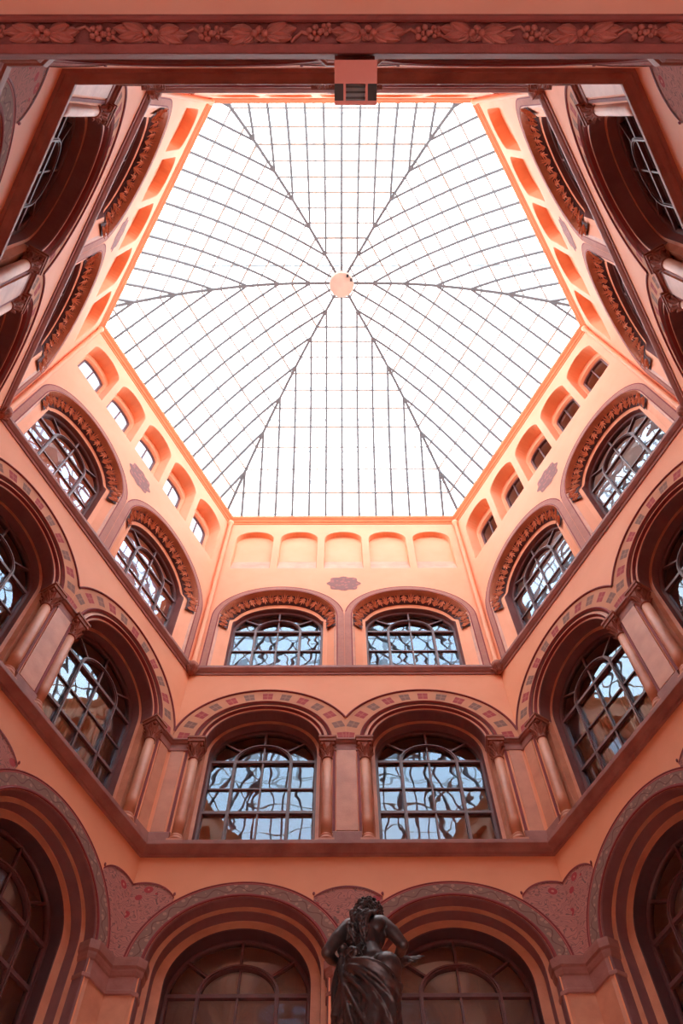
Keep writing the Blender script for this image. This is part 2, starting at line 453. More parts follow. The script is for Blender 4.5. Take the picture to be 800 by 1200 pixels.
# painted bands and mouldings as thin coats proud of the plaster
def band_mesh(r0,r1,zs,uvn,lim_c,lim_k,n=60,d=-.004,legs=None,swap=1):
    mb=MB()
    for s in (-1,1):
        uc=s*B; a0,a1=PI,0.
        pts0,pts1,u0=[],[],[]
        for i in range(n+1):
            a=a0+(a1-a0)*i/n
            ro=r1; c=math.cos(a)
            lim=lim_k if (c<0)==(s<0) else lim_c
            if abs(ro*c)>lim: ro=lim/abs(c)
            pts0.append((uc+r0*math.cos(a),d,Z(zs)+r0*math.sin(a)))
            pts1.append((uc+ro*math.cos(a),d,Z(zs)+ro*math.sin(a)))
            f=(ro-r0)/(r1-r0); u0.append((uvn*i/n,f))
        uvA=[(x,0) for x,f in u0]; uvB=u0
        mb.loft([pts0,pts1],flip=True,uvs=[uvA,uvB])
    return mb
def edge_mold(mb,r,zs,w,h,s,al,ar,n=48,ri=None):     # small half-round along an arc from angle al to ar
    uc=s*B; ri=ri or r
    rings=[]
    for q in range(5):
        t_=PI*q/4; dr=-math.cos(t_)*w/2; dd=-math.sin(t_)*h
        rings.append([(uc+(r+dr)*math.cos(al+(ar-al)*i/n),dd,Z(zs)+(ri+dr)*math.sin(al+(ar-al)*i/n)) for i in range(n+1)])
    mb.loft(rings)
# storey 2 hood
HR=1.60
mb=MB()
for s in (-1,1):
    ac=math.acos(1.435/HR); ak=math.acos(min(1,(W-B)/HR))
    al,ar=(PI-ak,ac) if s<0 else (PI-ac,ak)
    edge_mold(mb,HR,SP2,.045,.03,s,al,ar)
ME['hood']=mb.mesh('hood_molding','maroon')
ME['band2']=band_mesh(1.20,HR,SP2,13,1.438,W-B-.002).mesh('painted_band_middle','band2')
ME['band1']=band_mesh(1.185,1.45,SP1,13,1.438,1.5).mesh('painted_band_lower','band1')
mb=MB()
for s in (-1,1):
    a=math.acos(1.435/1.45)
    al,ar=(PI,a) if s<0 else (PI-a,0)
    edge_mold(mb,1.445,SP1,.03,.012,s,al,ar)
    edge_mold(mb,1.20,SP1,.035,.018,s,PI,0)
ME['rim1']=mb.mesh('red_rim_lower','maroon')
# storey 3 painted band with legs + red outline
def st3_band():
    mb=MB(); R0,R1=1.275,1.437
    for s in (-1,1):
        uc=s*B
        a=archring(R0,R0,SP3,16.48,-.004,uc); b=archring(R1,R1,SP3,16.48,-.004,uc)
        mb.mi=0; mb.loft([a,b],flip=True)
        for r in (R0+.012,R1-.012):
            if r>1.4:
                t_=math.acos(1.41/r); aa0,aa1=(PI,t_) if s<0 else (PI-t_,0.)
                lo=[(uc-s*0+ (-(r) if s<0 else (r)),-.008,Z(16.48))]
                mk=lambda q:arc(q,q,SP3,-.008,uc,N,aa0,aa1)
                a,b=mk(r-.012),mk(r+.012); e=-1 if s>0 else 0
                la=(uc+(r-.012)*s,-.008,Z(16.48)); lb=(uc+(r+.012)*s,-.008,Z(16.48))
                a=[la]+a if s<0 else a+[la]; b=[lb]+b if s<0 else b+[lb]
                mb.mi=1; mb.loft([a,b],flip=True); continue
            a=archring(r-.012,r-.012,SP3,16.48,-.008,uc); b=archring(r+.012,r+.012,SP3,16.48,-.008,uc)
            mb.mi=1; mb.loft([a,b],flip=True)
    return mb
ME['band3']=st3_band().mesh('painted_band_upper',['band3','maroon'])
# fans (painted spandrels) of storey 1
def fan_mesh():
    mb=MB()
    def zb(u):
        best=Z(9.33)
        for s in (-1,1):
            du=u-s*B
            if abs(du)<1.455: best=max(best,Z(SP1)+math.sqrt(1.455**2-du*du))
        return best
    regs=[(-W,-2.40,-2.85,10.2,.50),(-.475,.475,0,9.96,.66),(2.40,W,2.85,10.2,.50)]
    for u0,u1,c,cz,r in regs:
        n=24; lo,hi=[],[]
        for i in range(n+1):
            u=u0+(u1-u0)*i/n
            zt=Z(cz)+math.sqrt(max(0,r*r-(u-c)**2)); z_=zb(u)
            lo.append((u,-.004,min(z_,zt))); hi.append((u,-.004,zt))
        mb.mi=0
        rows=[[(l[0],-.004,l[2]+(h[2]-l[2])*j/6) for l,h in zip(lo,hi)] for j in range(7)]
        mb.loft(rows,uvs=[[(p[0],p[2]) for p in r_] for r_ in rows])
        mb.mi=1
        top=[(p[0],-.012,p[2]) for p in hi]; top2=[(p[0],-.012,p[2]-.035) for p in hi]
        mb.loft([top2,top])
        mb.loft([top,[(p[0],0,p[2]+.004) for p in top]])
        # small finials where fan meets the band
        for u in (u0,u1):
            if abs(u)<W-.1:
                mb.blob((u,-.012,hi[0 if u==u0 else -1][2]+.05),.018,.01,.035)
    return mb
ME['fan']=fan_mesh().mesh('painted_spandrel',['fan','maroon'])
def cart_mesh():
    mb=MB(); n=48; pts=[]
    for i in range(n):
        a=2*PI*i/n
        r=1+.07*math.cos(8*a)-.05*math.cos(4*a)+.10*max(0,math.cos(2*a))**12
        pts.append((.36*r*math.cos(a),-.004,Z(20.22)+.37*r*math.sin(a)))
    k=mb.add([(0,-.004,Z(20.22))]+pts)
    for i in range(n): mb.face([k,k+1+(i)%n,k+1+(i+1)%n])
    return mb
ME['cart']=cart_mesh().mesh('painted_cartouche','cart')

# capitals / impost course of storey 2, panels between columns
def impost2():
    mb=MB()
    prof=[(0,SP2-.30),(.025,SP2-.29),(.03,SP2-.25),(.012,SP2-.235),(.012,SP2-.10),(.035,SP2-.085),(.05,SP2-.05),(.075,SP2-.035),(.075,SP2),(0,SP2+.004)]
    t=.0
    sweep(mb,[(-W,0),(-2.68,0)],prof,ML,None)
    sweep(mb,[(2.68,0),(W,0)],prof,None,MR)
    sweep(mb,[(-.21,0),(.21,0)],prof)
    # plinth course
    p2=[(0,11.40),(.07,11.41),(.07,11.66),(.045,11.70),(0,11.74)]
    sweep(mb,[(-W,0),(-2.66,0)],p2,ML,None); sweep(mb,[(2.66,0),(W,0)],p2,None,MR); sweep(mb,[(-.22,0),(.22,0)],p2)
    return mb
ME['impost2']=impost2().mesh('impost_course','ledge')
def strips2():
    mb=MB()
    for u in (-2.70,-.205,.205,2.70):
        mb.box(u-.022,u+.022,-.012,.002,Z(11.72),Z(SP2-.30))
    return mb
ME['strip2']=strips2().mesh('red_strip','maroon')
def panel2():
    mb=MB()
    mb.box(-.165,.165,-.03,.002,Z(11.74),Z(SP2-.30))
    for s in (-1,1):
        a,b=2.76,2.97
        u0,u1=(min(s*a,s*b),max(s*a,s*b))
        mb.box(u0,u1,-.015,.002,Z(11.74),Z(SP2-.30))
    return mb
ME['panel2']=panel2().mesh('pilaster_panel','stone')
# storey 1 piers and imposts
def pier1():
    mb=MB()
    shaft=[(0,6.0),(.0,8.80)]
    imp=[(0,8.78),(.02,8.79),(.022,8.84),(.005,8.86),(.005,9.05),(.018,9.07),(.03,9.12),(.03,9.16),(.05,9.19),(.055,9.28),(.055,9.32),(0,9.33)]
    for s in (-1,1):
        path=[(-(AP-.025)*T30,-.025),(-2.68,-.025),(-2.61,.03),(-2.605,.17)]
        if s>0:
            path=[(-x,y) for x,y in reversed(path)]
            mb.mi=0; sweep(mb,path,shaft,None,MR); mb.mi=1; sweep(mb,path,imp,None,MR)
        else:
            mb.mi=0; sweep(mb,path,shaft,ML,None); mb.mi=1; sweep(mb,path,imp,ML,None)
        # flat top filling behind the impost
        pts=[(x,y,Z(9.325)) for x,y in path]
        if s<0: pts=[(-W,0,Z(9.325))]+pts
        else: pts=pts+[(W,0,Z(9.325))]
        k=mb.add(pts); mb.face(range(k,k+len(pts)))
    path=[(-.275,.17),(-.27,.03),(-.20,-.025),(.20,-.025),(.27,.03),(.275,.17)]
    mb.mi=0; sweep(mb,path,shaft); mb.mi=1; sweep(mb,path,imp)
    k=mb.add([(x,y,Z(9.325)) for x,y in path]); mb.face(range(k,k+len(path)))
    return mb
ME['pier1']=pier1().mesh('impost_pier',['stone','ledge'])

# courses running the full wall width
def course(prof): 
    mb=MB(); sweep(mb,[(-W,0),(W,0)],prof,ML,MR); return mb
ME['ledge']=course([(0,11.20),(.035,11.205),(.045,11.245),(.07,11.26),(.10,11.275),(.145,11.315),(.15,11.325),(.15,11.40),(.13,11.42),(0,11.45)]).mesh('ledge','ledge')
ME['string']=course([(0,16.20),(.02,16.205),(.03,16.25),(.05,16.27),(.085,16.33),(.095,16.35),(.095,16.42),(.07,16.45),(0,16.48)]).mesh('string','ledge')
ME['cornice']=course([(0,23.78),(.015,23.79),(.015,23.86),(.045,23.90),(.05,23.96),(.10,24.04),(.105,24.14),(.05,24.20),(-1.35,24.22),(-1.4,24.9)]).mesh('cornice','cornice')
ME['base_course']=course([(0,5.2),(.10,5.25),(.16,5.35),(.2,5.36),(.2,5.48),(0,5.52)]).mesh('base','ledge')

# ================================================================= WALL OBJECTS
trim_n=0; win_n=0
def child(name,me,par):
    o=bpy.data.objects.new(name,ME[me]); COL.objects.link(o); o.parent=par; return o
walls={}
for k in range(6):
    loc,a=wall_T(k)
    w=bpy.data.objects.new('wall_'+WN[k],ME['wall']); COL.objects.link(w); w.location=loc; w.rotation_euler=(0,0,a)
    tag(w,'orange plaster '+WP[k][4:]+' of the six-sided court, pierced by arches','wall',None,'structure')
    walls[k]=w
    child('arch_recess','r1',w); child('arch_recess','r2',w); child('arch_recess','r3',w)
    child('attic_niche',{0:'n14',1:'nop',5:'nop'}.get(k,'n25'),w)
    child('hood_molding','hood',w); child('painted_band','band2',w); child('painted_band','band1',w)
    child('painted_rim','rim1',w); child('painted_band','band3',w); child('painted_spandrel','fan',w)
    child('painted_cartouche','cart',w); child('impost_course','impost2',w); child('painted_strip','strip2',w)
    child('pilaster_panel','panel2',w); child('impost_pier','pier1',w)
    for key,lab in (('ledge','brown stone ledge below the column storey on '),('string','brown string course under the carved arches on '),
                ('cornice','orange moulded cornice under the glass roof on '),('base_course','brown stone course at the foot of the arches on ')):
        if k==3 and key=='base_course': continue
        trim_n+=1
        o=bpy.data.objects.new('trim_%d'%trim_n,ME[key]); COL.objects.link(o); o.location=loc; o.rotation_euler=(0,0,a)
        tag(o,lab+WP[k],'ledge' if key!='cornice' else 'cornice',None,'structure')
    # closed rooms behind the windows
    mb=MB()
    D=1.7; WO=(AP+D)*T30-.02
    for z0,z1 in ((5.9,11.15),(11.25,16.2),(16.3,24.15 if k!=1 else 20.7)):  # attic of the lower left wall left open so sky whitens its panes
        ring=lambda z:[(-W+.01,.66,Z(z)),(-WO,D,Z(z)),(WO,D,Z(z)),(W-.01,.66,Z(z))]
        k0=mb.loft([ring(z0),ring(z1)]); mb.face([k0[0]+i for i in range(4)]); mb.face([k0[1]+i for i in range(4)])
    mb.box(-W,W,.0,.64,Z(5.5),Z(5.9))
    # cross walls sealing the thickness of the wall at both corners
    for s in (-1,1):
        kk=mb.add([(s*W,.01,Z(5.4)),(s*W,.01,Z(24.15)),(s*(AP+D)*T30,D,Z(24.15)),(s*(AP+D)*T30,D,Z(5.4))]); mb.face([kk,kk+1,kk+2,kk+3])
    r=mb.obj('room_shell','room',w)

# lower solid storey below the arches (all walls but the near one, which is open to the passage)
for k in (0,1,2,4,5):
    mb=MB(); mb.box(-W,W,0,.6,0,Z(5.5)); mb.box(-W,W,-.08,0,0,.9)
    trim_n+=1
    o=mb.obj('wall_base_'+WN[k],'plaster'); loc,a=wall_T(k); o.location=loc; o.rotation_euler=(0,0,a)
    tag(o,'plain ground storey under the arches of '+WP[k],'wall',None,'structure')
# floor
mb=MB(); mb.poly([(-16,-16),(16,-16),(16,18),(-16,18)],[],lambda x,y:(x,y,0.))
tag(mb.obj('floor','ground'),'stone paving of the court','floor',None,'structure')

# ================================================================= WINDOWS
def bars_arc(mb,hw,rise,zs,d,w,dep,n=28,a0=PI,a1=0.):
    """flat bar of section w (radial) x dep along an elliptical arc"""
    rings=[]
    for q in ((-w/2,-dep/2),(w/2,-dep/2),(w/2,dep/2),(-w/2,dep/2)):
        rings.append([((hw+q[0])*math.cos(a0+(a1-a0)*i/n),d+q[1],zs+(rise+q[0])*math.sin(a0+(a1-a0)*i/n)) for i in range(n+1)])
    rings.append(rings[0]); mb.loft(rings)
def make_window(hw,rise,zs,zb,trans,iw,ir,d,fw=.05,heavy=(),name='window'):
    """local origin at bay centre on the wall face, z measured from the sill zb"""
    root=empty(name)
    S=zs-zb
    # outer frame
    mb=MB()
    pts=lambda off,dd:[(-hw+off,dd,0)]+[((hw-off)*math.cos(PI-PI*i/28),dd,S+(rise-off)*math.sin(PI-PI*i/28)) for i in range(29)]+[(hw-off,dd,0)]
    mb.loft([pts(-.02,d-.04),pts(fw,d-.04),pts(fw+.012,d-.02),pts(fw+.012,d+.05)])
    mb.box(-hw,hw,d-.04,d+.05,0,.07)
    mb.obj('frame','frame',root)
    # mullions + inner arch
    for s in (-1,1):
        mb=MB(); mb.box(s*iw-.026,s*iw+.026,d-.045,d+.02,.05,S); mb.box(s*iw-.012,s*iw+.012,d-.065,d-.04,.05,S); mb.obj('mullion','frame',root)
    mb=MB(); bars_arc(mb,iw,ir,S,d-.008,.06,.075); bars_arc(mb,iw,ir,S,d-.05,.022,.03); mb.obj('inner_arch','frame',root)
    mb=MB(); mb.box(-.014,.014,d-.03,d+.02,.05,S+ir-.02); mb.obj('centre_bar','frame',root)
    for z in trans:
        hv=any(abs(z-h)<1e-3 for h in heavy)
        h=.030 if hv else .015
        mb=MB(); mb.box(-hw+.03,hw-.03,d-(.04 if hv else .018),d+.015,z-zb-h,z-zb+h)
        mb.obj('transom','frame',root)
    for a in (90,142,38):
        c,s_=math.cos(math.radians(a)),math.sin(math.radians(a))
        mb=MB(); mb.bar((iw*c,d-.005,S+ir*s_),((hw-.04)*c,d-.005,S+(rise-.04)*s_),.035,.06,(0,1,0)); mb.obj('radial_bar','frame',root)
    mb=MB(); p=pts(.01,d+.012); p.reverse(); k=mb.add(p); mb.face(range(k,k+len(p))); mb.obj('pane','glass',root)
    return root
protoW={}
protoW[1]=make_window(.955,.945,SP1+.02,6.15,[SP1+.02,8.62,7.98,7.3],.51,.47,.58,heavy=(SP1+.02,8.62,7.3))
protoW[2]=make_window(.945,.90,SP2-.02,11.46,[SP2-.02,13.32,12.70,12.05],.485,.45,.45,heavy=(SP2-.02,12.70))
protoW[3]=make_window(.99,.88,SP3-.03,16.5,[SP3-.03,17.80,17.1],.485,.46,.40,heavy=(SP3-.03,))
WDZ={1:6.15,2:11.46,3:16.5}
st_desc={1:'tall dark arched window in the lowest storey',2:'large arched window between slim columns in the middle storey',3:'arched window under a carved leaf arch in the upper storey'}
used=set()
for k in range(6):
    for st in (1,2,3):
        if k==3 and st>1: pass
        for si,s in enumerate((-1,1)):
            win_n+=1
            o=protoW[st] if st not in used else copy_tree(protoW[st])
            used.add(st)
            o.name='window_%d'%win_n
            o.location=wall_pt(k,s*B,0,Z(WDZ[st])); o.rotation_euler=(0,0,k*PI/3)
            tag(o,st_desc[st]+', '+SIDE[k][si]+' one of '+WP[k],'window','arched windows of the %s storey'%{1:'lowest',2:'middle',3:'upper'}[st],'structure')
# attic windows
def attic_window(gm='glass'):
    r=empty('window'); hw,rise,zs,zb=AW; S=zs-zb; d=.40
    pts=lambda off,dd:[(-hw+off,dd,0)]+[((hw-off)*math.cos(PI-PI*i/16),dd,S+(rise-off)*math.sin(PI-PI*i/16)) for i in range(17)]+[(hw-off,dd,0)]
    mb=MB(); mb.loft([pts(-.02,d-.03),pts(.04,d-.03),pts(.045,d+.03)]); mb.box(-hw,hw,d-.03,d+.03,0,.05); mb.obj('frame','frame',r)
    mb=MB(); mb.box(-.015,.015,d-.02,d+.02,0,S+rise-.02); mb.obj('centre_bar','frame',r)
    mb=MB(); p=pts(.01,d+.01); p.reverse(); q=mb.add(p); mb.face(range(q,q+len(p))); mb.obj('pane',gm,r)
    return r
aw=None
ordw=['first','second','third','fourth','fifth']
for k in (1,5):
    for i,u in enumerate(NICHES if k==1 else NICHES[::-1]):
        win_n+=1
        if i==0: aw=o=attic_window('skybright' if k==1 else 'glass')
        else: o=copy_tree(aw)
        o.name='window_%d'%win_n; o.location=wall_pt(k,u,0,Z(AW[3])); o.rotation_euler=(0,0,k*PI/3)
        tag(o,'small '+('white sky-bright' if k==1 else 'dark')+' attic window in its niche, %s from the %s end of %s'%(ordw[i],'upper',WP[k]),'window','small attic windows of '+WP[k],'structure')
# curtains behind the middle storey windows of the side walls
def curtain():
    mb=MB(); n=60
    rows=[]
    for z in (0,2.4):
        rows.append([(-.95+.9*i/n,.62+.025*math.sin(i*1.1)+.012*math.sin(i*2.3),z) for i in range(n+1)])
    rows2=[]
    for z in (0,2.4):
        rows2.append([(.2+.75*i/n,.62+.025*math.sin(i*1.1)+.012*math.sin(i*2.3),z) for i in range(n+1)])
    mb.smooth=True; mb.loft(rows); mb.loft(rows2); return mb
ME['curtain']=curtain().mesh('curtain','curtain')
for k in (1,5):
    for si,s in enumerate((-1,1)):
        o=bpy.data.objects.new('curtain',ME['curtain']); COL.objects.link(o)
        o.location=wall_pt(k,s*B,0,Z(11.30)); o.rotation_euler=(0,0,k*PI/3)
        tag(o,'pale pleated curtain behind the middle window, '+SIDE[k][si]+' one of '+WP[k],'curtain','pale curtains behind the middle windows')

# ================================================================= COLUMNS of the middle storey
def make_column():
    r=empty('column')
    z0,z1=11.42,SP2-.52
    H=z1-z0
    mb=MB(); mb.box(-.12,.12,-.12,.12,0,.09); mb.smooth=True
    mb.lathe([(.118,.09),(.128,.12),(.118,.155),(.098,.165),(.094,.185),(.106,.205),(.10,.23),(.088,.24)],20); mb.obj('base','stone',r)
    mb=MB(); mb.smooth=True; mb.lathe([(.088,.23),(.09,.6),(.088,1.2),(.078,H)],20); mb.obj('shaft','stone',r)
    mb=MB(); mb.smooth=True
    mb.lathe([(.078,H-.01),(.094,H),(.094,H+.025),(.080,H+.035),(.082,H+.15),(.10,H+.26),(.135,H+.34)],20)
    mb.smooth=False
    for row,(zz,hh,rr,nn,ww) in enumerate(((H+.04,.15,.082,8,.07),(H+.15,.17,.088,8,.075))):
        for i in range(nn):
            a=2*PI*(i+.5*row)/nn; dv=Vector((math.cos(a),math.sin(a),0))
            mb.leaf(dv*rr+Vector((0,0,zz)),dv*(rr+.025)+Vector((0,0,zz+hh)),dv,ww,.28,.3)
    for i in range(4):      # corner volutes
        a=PI/4+i*PI/2; dv=Vector((math.cos(a),math.sin(a),0))
        mb.blob(dv*.135+Vector((0,0,H+.335)),.035,.035,.035)
    mb.box(-.115,.115,-.115,.115,H+.36,H+.39); mb.box(-.14,.14,-.14,.14,H+.39,H+.47); mb.box(-.155,.155,-.155,.155,H+.47,H+.52)
    mb.obj('capital','capital',r)
    return r
colp=None
for k in range(6):
    for si,s in enumerate((-1,1)):
        for q in (-1,1):
            if colp is None: colp=o=make_column()
            else: o=copy_tree(colp)
            o.location=wall_pt(k,s*B+q*1.125,.03,Z(11.42)); o.rotation_euler=(0,0,k*PI/3)
            a,b=SIDE[k]
            o['kind']='thing'; tag(o,'slim salmon column on %s side of the %s middle window, %s'%((a,b)[0 if q<0 else 1],(a,b)[si],WP[k].replace('facing us','').replace('the ','').strip()),'column','slim columns flanking the middle windows')

# ================================================================= CARVED LEAF ARCHES of the upper storey
def carved_arch(seed):
    R=random.Random(seed); mb=MB(); n=34
    mb.mi=1  # dark backing paints the shade between the leaves
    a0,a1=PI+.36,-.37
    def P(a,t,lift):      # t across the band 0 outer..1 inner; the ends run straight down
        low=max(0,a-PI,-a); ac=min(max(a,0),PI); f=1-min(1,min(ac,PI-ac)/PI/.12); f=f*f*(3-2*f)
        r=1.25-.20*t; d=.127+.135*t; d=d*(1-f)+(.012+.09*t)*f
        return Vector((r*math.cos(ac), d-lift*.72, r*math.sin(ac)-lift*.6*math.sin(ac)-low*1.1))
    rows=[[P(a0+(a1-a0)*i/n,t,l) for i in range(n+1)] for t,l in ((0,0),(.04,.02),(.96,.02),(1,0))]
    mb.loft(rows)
    mb.mi=0
    m=30
    for i in range(m):
        a=a0+(a1-a0)*(i+.5)/m; up=i%2
        nr=Vector((0,-1,-.55)).normalized()
        base=P(a,.86 if up else .14,.036)
        for q,(da,tt) in enumerate(((-.062,.55),(-.045,.12),(0,-.06),(.045,.12),(.062,.55))):
            tt=tt if up else 1-tt
            tip=P(a+da*1.1+R.uniform(-.01,.01),tt,.058+.016*(q%2))
            mb.leaf(base,tip,nr,.037,.14,.5)
        mb.blob(base+nr*.012,.016,.014,.014,None,6,4)
        mb.blob(P(a+.055,.5,.035),.017,.013,.015,None,6,4)
    return mb
ca=[]
for sd in (1,2):
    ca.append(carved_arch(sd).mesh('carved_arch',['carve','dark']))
for k in range(6):
    for si,s in enumerate((-1,1)):
        o=bpy.data.objects.new('carved_arch',ca[si]); COL.objects.link(o)
        o.location=wall_pt(k,s*B,0,Z(SP3)); o.rotation_euler=(0,0,k*PI/3)
        tag(o,'carved terracotta leaf arch over the %s upper window of %s'%(SIDE[k][si],WP[k]),'carved arch','carved leaf arches over the upper windows')

# corner bosses on the string course and slim corner shafts above them
mbb=MB(); mbb.smooth=True
mbb.lathe([(.02,-.17),(.06,-.15),(.085,-.10),(.07,-.06),(.10,-.03),(.12,.02),(.13,.10),(.11,.14)],14)
mbb.smooth=False
for i in range(6):
    a=2*PI*i/6; dv=Vector((math.cos(a),math.sin(a),0)); mbb.leaf(dv*.05+Vector((0,0,-.16)),dv*.11+Vector((0,0,-.02)),dv,.07,.2,.4)
bossm=mbb.mesh('corner_boss','capital')
mbs=MB(); mbs.smooth=True
mbs.lathe([(.08,0),(.09,.06),(.06,.10),(.052,.14),(.05,7.1),(.07,7.16),(.08,7.28)],14)
shm=mbs.mesh('corner_shaft','plaster_pale')
CD=['far right corner','far left corner','left corner','near left corner','near right corner','right corner']
for j in range(6):
    a=PI/2-PI/6+PI/3*j; Rr=(AP-.07)/math.cos(PI/6)
    x,y=CX+Rr*math.cos(a),CY+Rr*math.sin(a)
    o=bpy.data.objects.new('corner_boss',bossm); COL.objects.link(o); o.location=(x,y,Z(16.33)); o.rotation_euler=(0,0,a)
    tag(o,'small carved boss on the string course in the '+CD[j],'boss','carved bosses in the corners')
    Rr=(AP-.075)/math.cos(PI/6)
    o=bpy.data.objects.new('corner_shaft',shm); COL.objects.link(o); o.location=(CX+Rr*math.cos(a),CY+Rr*math.sin(a),Z(16.48))
    tag(o,'slender pale round shaft rising in the '+CD[j],'shaft','slender shafts in the corners')

# ================================================================= GLASS ROOF
WR=.49
HK=[31.2,31.1,31.0,30.6,29.9,29.0,27.7,26.2,24.9]
def roofz(ap):            # height at apothem distance ap from the centre
    t=ap/(WR*math.sqrt(3)); i=int(min(7,t)); f=min(t-i,1.)
    a=HK[max(i-1,0)]; b=HK[i]; c=HK[i+1]; d=HK[min(i+2,8)]
    return Z(.5*((2*b)+(-a+c)*f+(2*a-5*b+4*c-d)*f*f+(-a+3*b-3*c+d)*f**3))
APX=WR*math.sqrt(3)*7.6
roof=empty('glass_roof',(CX,CY,0)); tag(roof,'domed six-sided glass roof with dark iron ribs over the whole court','glass roof')
def rot(k,p):
    a=k*PI/3; x,y,z=p; return (x*math.cos(a)-y*math.sin(a),x*math.sin(a)+y*math.cos(a),z)
NS=22
for k in range(6):
    # glass of one sector
    mb=MB(); rows=[]
    for i in range(NS+1):
        ap=.35+(APX-.35)*i/NS; h=roofz(ap)+.10; hwid=ap*T30
        rows.append([rot(k,(-hwid+2*hwid*j/6,ap,h)) for j in range(7)])
    mb.smooth=True; mb.loft(rows); mb.obj('glass_sheet','roofglass',roof)
    # hip rib on the left edge of the sector
    mb=MB(); pts=[]
    for i in range(NS+1):
        ap=.32+(APX-.32)*i/NS; pts.append(rot(k,(-ap*T30,ap,roofz(ap))))
    mb.strip_bar(pts,.078,.11,(0,0,1)); mb.obj('hip_rib','iron',roof)
    for j in range(-7,8):
        a0=max(.34,abs(j)*WR*math.sqrt(3)); mb=MB(); pts=[]
        n=max(2,int((APX-a0)/APX*NS))
        for i in range(n+1):
            ap=a0+(APX-a0)*i/n; pts.append(rot(k,(j*WR,ap,roofz(ap))))
        mb.strip_bar(pts,.066,.09,(0,0,1)); mb.obj('rafter','iron',roof)
    for i in range(1,14):
        ap=i*APX/14; z=roofz(ap)+.055; x=ap*T30
        w=.042 if i%3 else .052
        mb=MB(); mb.bar(rot(k,(-x,ap,z)),rot(k,(x,ap,z)),w,.02); mb.obj('purlin','rust',roof)
mb=MB(); mb.smooth=False
mb.lathe([(.37,Z(30.72)),(.385,Z(30.74)),(.385,Z(31.3)),(.2,Z(31.5))],32)
mb.obj('hub','hub',roof)
mb=MB()
for s,a,r in ((0,-.5,.34),(1,-1.0,.34)):
    mb.box(r*math.cos(a)-.035,r*math.cos(a)+.035,r*math.sin(a)-.045,r*math.sin(a)+.045,Z(30.69),Z(30.73))
mb.obj('hub_hole','black',roof)
# outer protective roof
oroof=empty('outer_glass_roof',(CX,CY,0)); tag(oroof,'faint outer glass roof of thin grey bars seen through the dome','glass roof')
for sy in (-1,1):
    for i in range(-9,10):
        x=i*.86; mb=MB(); mb.bar((x,0,Z(35.2)),(x,sy*8.,Z(31.4)),.07,.03); mb.obj('bar','outer',oroof)
    for i in range(0,9):
        y=i*1.0; mb=MB(); mb.bar((-8.2,sy*y,Z(35.2-.475*y)),(8.2,sy*y,Z(35.2-.475*y)),.08,.03); mb.obj('cross_bar','outer',oroof)
        if i%3==1:
            mb=MB(); mb.bar((-8.2,sy*y,Z(35.0-.475*y)+.3),(8.2,sy*y,Z(35.0-.475*y)+.3),.10,.03); mb.obj('walkway_rail','outer',oroof)
# outer skin of the roof drum and parapet (keeps daylight from leaking past the cornice)
mb=MB()
Ro=(AP+1.42)/math.cos(PI/6)
ring=lambda z,R:[(CX+R*math.cos(PI/6+i*PI/3+PI/6*0),CY+R*math.sin(PI/6+i*PI/3),z) for i in range(6)]
ring=lambda z,R:[(CX+R*math.cos(i*PI/3),CY+R*math.sin(i*PI/3),z) for i in range(6)]
mb.loft([ring(Z(24.0),Ro+.6),ring(Z(24.95),Ro+.6),ring(Z(24.95),Ro)],True)
trim_n+=1
tag(mb.obj('trim_%d'%trim_n,'cornice'),'upstand carrying the foot of the glass roof','upstand',None,'structure')

# ================================================================= NEAR WALL: portal beam with carved flowers over the camera
loc,a=wall_T(3)
beam=empty('trim_%d'%(trim_n+1),(CX,CY-AP,0)); trim_n+=1
tag(beam,'red stone beam carved with leaves and blossoms across the top of the view','carved beam',None,'structure')
HB=5.2
def yb(t): return CAMZ*0-t*HB     # t = tan of angle behind the zenith
wy=-CY+AP   # beam empty is at the near wall face; camera at y=wy in local coordinates
Y=lambda t: wy-t*HB
mb=MB()
prof=[(Y(.0608),HB+.42),(Y(.0608),HB+.01),(Y(.0618),HB),(Y(.0690),HB-.0),(Y(.0698),HB+.006),(Y(.0703),HB+.03),(Y(.0872),HB+.035),(Y(.0876),HB+.0),(Y(.0895),HB-.012),(Y(.092),HB-.012),(Y(.0944),HB+.02)]
mb.loft([[(x,p[0],Z(p[1])) for p in prof] for x in (-2.95,2.95)])
mb.obj('molding','beam',beam)
mb=MB()
cov=[(Y(.0944),HB+.02),(Y(.099),HB+.02),(Y(.108),HB+.0),(Y(.125),HB-.05),(Y(.15),HB-.15),(Y(.17),HB-.3),(Y(.185),HB-.6)]
mb.smooth=True
mb.loft([[(x,p[0],Z(p[1])) for p in cov] for x in (-2.95,2.95)]); mb.obj('cove','cream',beam)
mb=MB(); mb.box(-2.95,2.95,Y(.0615)-.36,Y(.062),Z(HB+.1),Z(HB+.42)); mb.obj('core','beam',beam)
